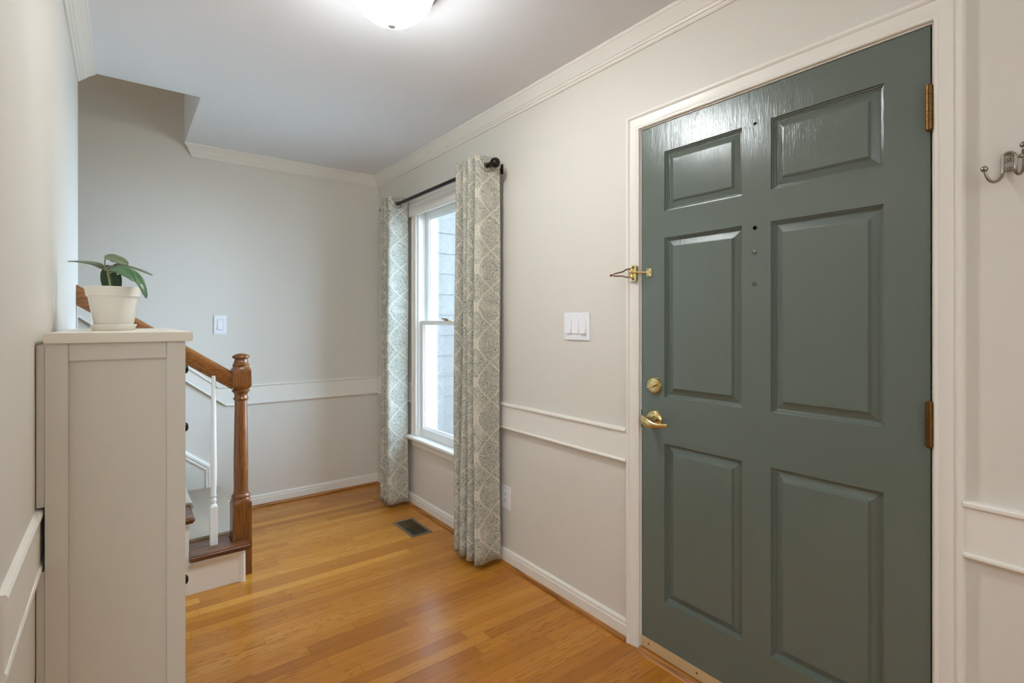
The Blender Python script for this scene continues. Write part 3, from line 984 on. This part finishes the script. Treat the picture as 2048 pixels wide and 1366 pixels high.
hk = thing('coat_hook', 'brushed nickel double coat hook with ball tips right of the door', 'coat hook', (XR, 0.258, 1.60))
hb = MB()
arch = [(XR - 0.006, 0.2535 + 0.0110 * math.cos(R(a)), 1.672 + 0.0125 * math.sin(R(a))) for a in range(0, 181, 15)]
leftp = [(XR - 0.006, 0.2645, 1.655), (XR - 0.007, 0.2642, 1.640), (XR - 0.011, 0.2665, 1.629), (XR - 0.018, 0.270, 1.621), (XR - 0.027, 0.2765, 1.6175), (XR - 0.036, 0.283, 1.622), (XR - 0.041, 0.287, 1.633), (XR - 0.043, 0.2885, 1.643)]
rightp = [(XR - 0.044, 0.2235, 1.672), (XR - 0.043, 0.2238, 1.656), (XR - 0.041, 0.2245, 1.643), (XR - 0.036, 0.2265, 1.632), (XR - 0.027, 0.2315, 1.6275), (XR - 0.018, 0.237, 1.629), (XR - 0.011, 0.2405, 1.635), (XR - 0.007, 0.2425, 1.645), (XR - 0.006, 0.2425, 1.657)]
def spline(P, k=5):
    P = [Vector(q) for q in P]
    out = []
    for i in range(len(P) - 1):
        p0, p1, p2, p3 = P[max(i - 1, 0)], P[i], P[i + 1], P[min(i + 2, len(P) - 1)]
        for j in range(k):
            u = j / k
            out.append(0.5 * ((2 * p1) + (p2 - p0) * u + (2 * p0 - 5 * p1 + 4 * p2 - p3) * u * u + (3 * p1 - p0 - 3 * p2 + p3) * u ** 3))
    return out + [P[-1]]
hb.tube(spline(rightp + arch[::-2] + leftp), 0.0031, 12)
hb.box(XR - 0.004, XR, 0.242, 0.265, 1.664, 1.6735).box(XR - 0.004, XR, 0.242, 0.265, 1.643, 1.6525)
hb = hb.build('hook_frame', MAT['nickel'], hk, smooth=50)
for z in (1.6685, 1.6475):
    MB().lathe([(0.0, -0.0065), (0.002, -0.0065), (0.0035, -0.004)], (XR, 0.2535, z), 'x', 12).build('screw', MAT['nickel'], hb, smooth=40)
MB().ball((XR - 0.044, 0.2895, 1.6475), 0.0072, 20).build('ball_tip', MAT['nickel'], hk, smooth=60)
MB().lathe([(0.0032, -0.018), (0.0046, -0.016), (0.0032, -0.014), (0.0046, -0.012), (0.0032, -0.010), (0.0034, -0.005)], (XR - 0.044, 0.2235, 1.686), 'z', 16).ball((XR - 0.044, 0.2235, 1.687), 0.0072, 20).build('ball_tip', MAT['nickel'], hk, smooth=60)
MB().ball((XR - 0.048, 0.2275, 1.662), 0.0050, 16).build('ball_tip', MAT['nickel'], hk, smooth=60)

# ------------------------------------------------------------------ staircase
RISE, RUN = 0.185, 0.238
NST = 13
SY0, SY1 = 2.862, YB               # open side of the lower steps, back wall
stairs = thing('staircase', 'carpeted oak staircase with white risers climbing left along the far wall', 'staircase', (SX, 3.4, 0.0))
NWX, NWY, NWH = 0.492, 2.957, 0.0445
NOSE = 0.024
for k in range(NST):
    zt = RISE * (k + 1)
    xr = SX - RUN * k
    y0 = SY0 if xr - RUN * 0.5 > XL else LEFT_END + 0.002
    # riser
    ry0 = (NWY + NWH + 0.0005) if k == 0 else (y0 + 0.0203 if y0 < 2.9 else y0)
    MB().box(xr - 0.018, xr, ry0, SY1 - 0.016, zt - RISE, zt - 0.028).build('riser', MAT['stairriser'], stairs)
    # tread with rounded nosing, notched round the newel on the first step
    xb_ = xr - RUN - 0.001
    xn = xr + NOSE
    yn = y0 - (0.030 if y0 < 2.9 else 0)
    if k == 0:
        poly = [(xb_, SY1 - 0.016), (xb_, yn), (xn - 0.002, yn), (xn - 0.002, NWY - NWH - 0.0005), (NWX - NWH - 0.0005, NWY - NWH - 0.0005), (NWX - NWH - 0.0005, NWY + NWH + 0.0005), (xn - 0.002, NWY + NWH + 0.0005), (xn - 0.002, SY1 - 0.016)]
    else:
        xb2 = max(xb_, XL + 0.001) if y0 < 2.9 else xb_
        poly = [(xb_, SY1 - 0.016), (xb_, LEFT_END + 0.002), (xb2, LEFT_END + 0.002), (xb2, yn),
                ] if xb2 > xb_ + 0.002 else [(xb2, SY1 - 0.016), (xb2, yn)]
        poly += [ (xn - 0.002, yn), (xn - 0.002, SY1 - 0.016)]
    MB().prism(poly, 'z', zt - 0.027, zt).build('tread', MAT['tread'], stairs, bevel=0.007, seg=3)
    # side panel under the tread on the open side
    if y0 < 2.9:
        xa, xc = max(xr - RUN, XL + 0.001), xr
        MB().box(xa, xc if k else xr, SY0, SY0 + 0.02, 0.0, zt - 0.028).build('side_panel', MAT['stairriser'], stairs)
        tr = MB()
        pr = [(0.0, 0.0), (0.0, 0.016), (0.008, 0.018), (0.018, 0.014), (0.024, 0.007), (0.028, 0.005), (0.029, 0.0)]
        if k == 0:
            tr.sections([[(xc - q, SY0 - t, 0.0) for q, t in pr], [(xc - q, SY0 - t, zt - 0.028 - q) for q, t in pr], [(xa, SY0 - t, zt - 0.028 - q) for q, t in pr]])
        else:
            tr.sections([[(xc, SY0 - t, zt - 0.028 - q) for q, t in pr], [(xa, SY0 - t, zt - 0.028 - q) for q, t in pr]])
        tr.build('panel_moulding', MAT['stairriser'], stairs, smooth=30)
    # carpet: up over the nosing and along the tread
    cy0 = 3.045 if xr - RUN > XL else LEFT_END + 0.09
    T = 0.012
    xback = xr - RUN + (0.0 if k < NST - 1 else 0)
    prof = [(xback, zt), (xback, zt + T), (xn - 0.012, zt + T), (xn + 0.003, zt + T - 0.002), (xn + 0.010, zt - 0.006), (xn + 0.010, zt - 0.020), (xn + 0.002, zt - 0.036), (xr + 0.006, zt - 0.040),
            (xr + 0.010, zt - 0.06), (xr + 0.010, zt - RISE + 0.012), (xr, zt - RISE + 0.012), (xr, zt - 0.032), (xn - 0.002, zt - 0.030), (xn, zt - 0.014), (xn - 0.004, zt)]
    if k == 0:
        prof = [(a, max(b, 0.002)) for a, b in prof]
    NY = 28
    secs = []
    for j in range(NY + 1):
        y = cy0 + (SY1 - 0.018 - cy0) * j / NY
        secs.append([(a + random.uniform(-1, 1) * 0.0012, y, b + random.uniform(-1, 1) * 0.0008) for a, b in prof])
    MB().sections(secs).build('carpet_runner', MAT['carpet'], stairs, smooth=80)
# skirt board on the back wall with a moulded cap
sk = MB()
x1, z1 = 0.478, 0.330
x2 = -2.4
lo_z = 0.185
sk.prism([(x1, 0.19), (x1, z1), (x2, z1 + (x1 - x2) * PITCH), (x2, z1 + (x1 - x2) * PITCH - 0.30), (0.25, 0.19)], 'y', YB - 0.014, YB - 0.0005)
sk.build('skirt_board', MAT['wall'], stairs)
CAP = [(0.0, 0.0), (0.0, 0.019), (0.006, 0.021), (0.012, 0.019), (0.016, 0.023), (0.024, 0.023), (0.030, 0.018), (0.034, 0.0)]
secs = [[(x1 - 0.034 + q, YB - 0.0005 - t, 0.198) for q, t in CAP], [(x1 - 0.034 + q, YB - 0.0005 - t, z1 - 0.034 + q + 0.016) for q, t in CAP],
        [(x2, YB - 0.0005 - t, z1 - 0.034 + q * 1.25 + (x1 - x2) * PITCH) for q, t in CAP]]
MB().sections(secs).build('skirt_cap', MAT['stairriser'], stairs, smooth=30)

# railing
ral = thing('stair_railing', 'stained oak newel post and handrail with white balusters at the stair foot', 'stair railing', (NWX, NWY, 0.0))
def square_turn(mb, cx, cy, secs, n=40):
    """secs: (z, half size, squareness 0 round..1 square)"""
    T_ = (-0.94, -0.8, -0.6, -0.35, -0.12, 0.12, 0.35, 0.6, 0.8, 0.94)
    rows = []
    for z, hs, q in secs:
        r = []
        for side in range(4):
            for t in T_:
                a = math.atan(t) + side * math.pi / 2
                cr, sr = math.cos(side * math.pi / 2), math.sin(side * math.pi / 2)
                sx, sy = cr - sr * t, sr + cr * t
                r.append((cx + hs * (q * sx + (1 - q) * math.cos(a)), cy + hs * (q * sy + (1 - q) * math.sin(a)), z))
        rows.append(r)
    return mb.sections(rows)
S = NWH
nw = MB()
square_turn(nw, NWX, NWY, [(0.0, S, 1), (0.362, S, 1), (0.372, S, 0.9), (0.384, S * 0.97, 0.35), (0.388, S * 0.93, 0.0), (0.391, S * 0.90, 0), (0.395, S * 0.97, 0), (0.402, S * 0.98, 0), (0.408, S * 0.90, 0), (0.412, S * 0.80, 0),
                           (0.43, S * 0.74, 0), (0.50, S * 0.76, 0), (0.62, S * 0.75, 0), (0.76, S * 0.70, 0), (0.858, S * 0.66, 0), (0.888, S * 0.66, 0), (0.892, S * 0.76, 0), (0.899, S * 0.80, 0), (0.905, S * 0.72, 0), (0.910, S * 0.66, 0),
                           (0.922, S * 0.70, 0), (0.930, S * 0.80, 0), (0.934, S * 0.92, 0), (0.941, S * 0.95, 0), (0.945, S * 0.84, 0), (0.948, S * 0.86, 0.1),
                           (0.955, S * 0.98, 0.5), (0.966, S, 0.9), (0.976, S, 1), (1.034, S, 1), (1.044, S, 0.9), (1.054, S * 0.97, 0.5), (1.060, S * 0.86, 0.1), (1.064, S * 0.84, 0), (1.068, S * 0.88, 0), (1.073, S * 0.90, 0), (1.077, S * 0.80, 0), (1.080, S * 0.76, 0),
                           (1.084, S * 0.78, 0), (1.092, S * 0.68, 0), (1.100, S * 0.66, 0), (1.104, S * 0.78, 0), (1.107, S * 0.90, 0), (1.112, S * 0.93, 0), (1.117, S * 0.88, 0), (1.123, S * 0.70, 0), (1.128, S * 0.40, 0), (1.130, S * 0.02, 0)])
nw.build('newel_post', MAT['newel'], ral, smooth=38)
HP = 0.69
HRP = [(-0.020, -0.040), (0.020, -0.040), (0.020, -0.030), (0.024, -0.026), (0.026, -0.014), (0.030, 0.004), (0.0315, 0.018), (0.028, 0.030), (0.016, 0.038), (0.0, 0.040),
       (-0.016, 0.038), (-0.028, 0.030), (-0.0315, 0.018), (-0.030, 0.004), (-0.026, -0.014), (-0.024, -0.026), (-0.020, -0.030)]
hx0, hx1 = NWX - NWH, XL + 0.0005
hz0 = 0.995
secs = [[(x, NWY + q, hz0 + (hx0 - x) * HP + d * 1.15) for q, d in HRP] for x in (hx0, hx1)]
MB().sections(secs).build('handrail', MAT['rail'], ral, smooth=40)
for bx_, zt in ((0.367, RISE), (0.250 - 0.121 + 0.012, RISE * 2), (0.022, RISE * 2 if False else RISE * 3), (-0.098, RISE * 3)):
    by = NWY - 0.018
    b = MB()
    h = 0.0165
    ztop = hz0 + (hx0 - bx_) * HP - 0.026
    z0 = zt + 0.0005
    square_turn(b, bx_, by, [(z0, h, 1), (z0 + 0.185, h, 1), (z0 + 0.190, h, 0.85), (z0 + 0.198, h * 0.85, 0.2), (z0 + 0.201, h * 0.66, 0), (z0 + 0.208, h * 0.62, 0), (z0 + 0.214, h * 0.80, 0), (z0 + 0.222, h * 0.84, 0), (z0 + 0.230, h * 0.62, 0), (z0 + 0.234, h * 0.60, 0),
                             (z0 + 0.239, h * 0.84, 0), (z0 + 0.245, h * 0.84, 0), (z0 + 0.250, h * 0.70, 0), (z0 + 0.27, h * 0.78, 0), (z0 + 0.36, h * 0.92, 0), (z0 + 0.50, h * 0.80, 0), (ztop, h * 0.56, 0)], 24)
    b.build('baluster', MAT['stairriser'], ral, smooth=40)

# ------------------------------------------------------------------ tall cabinet
CX0, CX1, CY0, CY1, CZ = -0.1395, 0.1345, 1.590, 2.480, 1.242
cab = thing('shoe_cabinet', 'tall narrow warm white shoe cabinet standing against the left wall', 'cabinet', ((CX0 + CX1) / 2, (CY0 + CY1) / 2, 0.0))
PW = 0.041
for (y0, y1) in ((CY0, CY0 + 0.032), (CY1 - 0.032, CY1)):
    MB().box(CX0, CX0 + PW, y0, y1, 0.0, CZ).build('post', MAT['cab'], cab, bevel=0.0012)
    MB().box(CX1 - PW, CX1, y0, y1, 0.0, CZ).build('post', MAT['cab'], cab, bevel=0.0012)
    ins = 0.0035
    a, b = (y0 + ins, y1 - 0.004)
    MB().box(CX0 + PW + 0.0004, CX1 - PW - 0.0004, a, b, 1.2005, CZ).build('side_rail', MAT['cab'], cab, bevel=0.0012)
    MB().box(CX0 + PW + 0.0004, CX1 - PW - 0.0004, a, b, 0.10, 0.15).build('side_rail', MAT['cab'], cab, bevel=0.0012)
    MB().box(CX0 + PW - 0.004, CX1 - PW + 0.004, (y0 + 0.016) if y0 < 2 else y1 - 0.026, (y0 + 0.026) if y0 < 2 else y1 - 0.016, 0.12, 1.22).build('side_panel', MAT['cab'], cab)
MB().box(-0.1410, 0.1500, CY0 - 0.014, CY1 + 0.014, CZ + 0.0005, 1.2665).build('top_board', MAT['cabtop'], cab, bevel=0.0018)
MB().box(CX0 + 0.004, CX0 + 0.010, CY0 + 0.032, CY1 - 0.032, 0.12, CZ - 0.002).build('back_panel', MAT['cab'], cab)
MB().box(CX0 + 0.01, CX1 - 0.02, CY0 + 0.032, CY1 - 0.032, 0.10, 0.118).build('bottom_board', MAT['cab'], cab)
for z0, z1, nm, kz in ((1.075, 1.235, 'drawer_front', 1.147), (0.600, 1.070, 'flap_door', 0.969), (0.125, 0.595, 'flap_door', 0.500)):
    fb = MB().box(CX1 - 0.018, CX1 - 0.001, CY0 + 0.034, CY1 - 0.034, z0, z1).build(nm, MAT['cab'], cab, bevel=0.0015)
    for y in (1.87, 2.20):
        MB().lathe([(0.004, 0.0), (0.005, 0.010), (0.006, 0.014), (0.012, 0.017), (0.0145, 0.022), (0.013, 0.028), (0.008, 0.0315), (0.0001, 0.033)], (CX1 - 0.001, y, kz), 'x', 24).build('knob', MAT['pewter'], fb, smooth=50)['label'] = 'dark round knob'
for z0, z1 in ((0.866, CZ - 0.004), (0.10, 0.718)):
    MB().box(XL + 0.0015, CX0 - 0.0005, CY0 + 0.004, CY1 - 0.03, z0, z1).build('back_spacer', MAT['cab'], cab, bevel=0.0008)

# ------------------------------------------------------------------ plant
PC = Vector((-0.017, 1.985, 1.267))
plant = thing('potted_plant', 'small hoya with drooping leaves in a white pot on the cabinet', 'potted plant', PC)
MB().lathe([(0.0001, 0.0), (0.0496, 0.0), (0.0528, 0.004), (0.0568, 0.018), (0.0552, 0.0185), (0.0496, 0.006), (0.0001, 0.005)], PC, 'z', 56).build('saucer', MAT['pot'], plant, smooth=50)
MB().lathe([(0.0001, 0.006), (0.0448, 0.006), (0.0472, 0.009), (0.0624, 0.098), (0.0636, 0.101), (0.0672, 0.103), (0.0708, 0.126), (0.072, 0.129), (0.0716, 0.131), (0.0696, 0.131), (0.0664, 0.122), (0.0632, 0.11), (0.0001, 0.11)], PC, 'z', 64).build('pot', MAT['pot'], plant, smooth=35)
MB().lathe([(0.0001, 0.116), (0.032, 0.117), (0.0632, 0.112)], PC, 'z', 32, False).build('soil', MAT['soil'], plant, smooth=60)
rr = Vector((math.cos(R(TH)), -math.sin(R(TH)), 0))       # across the picture
ff = Vector((math.sin(R(TH)), math.cos(R(TH)), 0))        # away from the camera
K = 0.00157
def PP(px, py, d=0.0):
    D = PC.dot(ff) + d
    return rr * ((px - 1024) / 1030 * D) + ff * D + Vector((0, 0, CAM_H + (643 - py) / 1030 * D))
MB().tube([PP(223, 583), PP(220, 570), PP(218, 556), PP(216, 547), PP(217, 540)], [0.0032, 0.003, 0.0028, 0.0034, 0.0028], 10).tube([PP(217, 548), PP(222, 545), PP(226, 544)], 0.0026, 8).build('stem', MAT['stem'], plant, smooth=60)


def leaf(name, spine, width, side, mat, cup=0.25, petiole=None, shape=1.0):
    """spine: points; width: half width; side: vector across the blade"""
    n, mN = 18, 8
    P = [Vector(p) for p in spine]
    def sp(t):
        x = t * (len(P) - 1)
        i = min(int(x), len(P) - 2)
        u = x - i
        p0, p1, p2, p3 = P[max(i - 1, 0)], P[i], P[i + 1], P[min(i + 2, len(P) - 1)]
        return 0.5 * ((2 * p1) + (p2 - p0) * u + (2 * p0 - 5 * p1 + 4 * p2 - p3) * u * u + (3 * p1 - p0 - 3 * p2 + p3) * u ** 3)
    mb = MB()
    bm = mb.bm
    uvl = bm.loops.layers.uv.new('UVMap')
    rows = []
    for i in range(n + 1):
        t = i / n
        c = sp(t)
        tg = (sp(min(t + 0.03, 1)) - sp(max(t - 0.03, 0))).normalized()
        s = (side - tg * side.dot(tg)).normalized()
        nn = tg.cross(s).normalized()
        wv = width * (math.sin(math.pi * t ** 0.85) ** (0.62 * shape)) if 0 < t < 1 else width * 0.03
        rows.append([bm.verts.new(c + s * (wv * q) + nn * (cup * wv * (q * q - 0.3))) for q in [-1 + 2 * k / mN for k in range(mN + 1)]])
    for i in range(n):
        for k in range(mN):
            f = bm.faces.new((rows[i][k], rows[i][k + 1], rows[i + 1][k + 1], rows[i + 1][k]))
            for lp, (a, b) in zip(f.loops, ((i, k), (i, k + 1), (i + 1, k + 1), (i + 1, k))):
                lp[uvl].uv = (a / n, b / mN)
    o = mb.build(name, mat, plant, smooth=80)
    so = o.modifiers.new('thickness', 'SOLIDIFY')
    so.thickness = 0.0016
    so.offset = 0
    if petiole:
        MB().tube(petiole, 0.0017, 8).build('petiole', MAT['stem'], o, smooth=60)
    return o


Z = Vector((0, 0, 1))
leaf('leaf', [PP(207, 538, .0), PP(195, 528, .0), PP(178, 523.5, .0), PP(158, 522, .0), PP(135, 522.5, .0)], 0.020, ff + Z * 0.22, MAT['leafpale'], 0.15, [PP(216, 543), PP(211, 540), PP(206, 537)])
leaf('leaf', [PP(209, 516, -.01), PP(220, 516.5, 0), PP(233, 520, .01), PP(246, 525, .015), PP(256, 530, .02)], 0.023, ff + Z * 0.42, MAT['leafpale'], 0.2, [PP(214, 541), PP(210, 533), PP(209, 524), PP(211, 517)])
leaf('leaf', [PP(226, 532, .01), PP(240, 530.5, .02), PP(258, 534, .03), PP(280, 541, .035), PP(305, 551, .04)], 0.020, ff - Z * 0.02 + rr * 0.1, MAT['leafpale'], 0.12, [PP(218, 541), PP(223, 536), PP(228, 532)])
leaf('leaf', [PP(223, 538, -.02), PP(234, 538, -.03), PP(248, 543, -.04), PP(260, 551, -.045), PP(270, 563, -.045)], 0.0175, (ff * 0.7 + Z * 0.6 + rr * 0.2), MAT['leaf'], 0.25, [PP(217, 542), PP(221, 539, -.01), PP(225, 538, -.02)])
leaf('leaf', [PP(236, 537, .0), PP(254, 541, -.01), PP(270, 553, -.02), PP(283, 571, -.03), PP(293, 597, -.03)], 0.0155, (ff * 0.93 + Z * 0.2 + rr * 0.3), MAT['leaf'], 0.3, [PP(218, 542), PP(228, 537, .0), PP(238, 537, .0)])
leaf('leaf', [PP(230, 541, .03), PP(222, 547, .032), PP(224, 562, .032), PP(227, 578, .03), PP(228, 592, .025)], 0.0325, rr, MAT['leafdark'], 0.1, [PP(218, 542), PP(222, 541, .015), PP(228, 542, .028)], 0.8)
leaf('leaf', [PP(214, 540, .005), PP(218, 534, .02), PP(226, 531, .04), PP(233, 531, .06), PP(238, 533, .08)], 0.018, rr + Z * 0.1, MAT['leafpale'], 0.2)

# ------------------------------------------------------------------ outside the window
ext = MB()
RV = 0.185
for k in range(-2, 26):
    z = k * RV + 0.06
    ext.prism([(4.10, z), (4.10, z + RV), (4.0955, z + RV), (4.0885, z)], 'x', 1.793, 6.5)
ext.box(1.793, 6.5, 4.10, 4.2, -0.4, 5.0)
struct(ext.build('wall_exterior', MAT['siding']), 'pale clapboard wall seen through the window', 'wall')
struct(MB().box(1.80, 14, -10, 4.2, -0.5, -0.4).build('floor_outside', MAT['ground']), 'ground outside the window', 'ground')
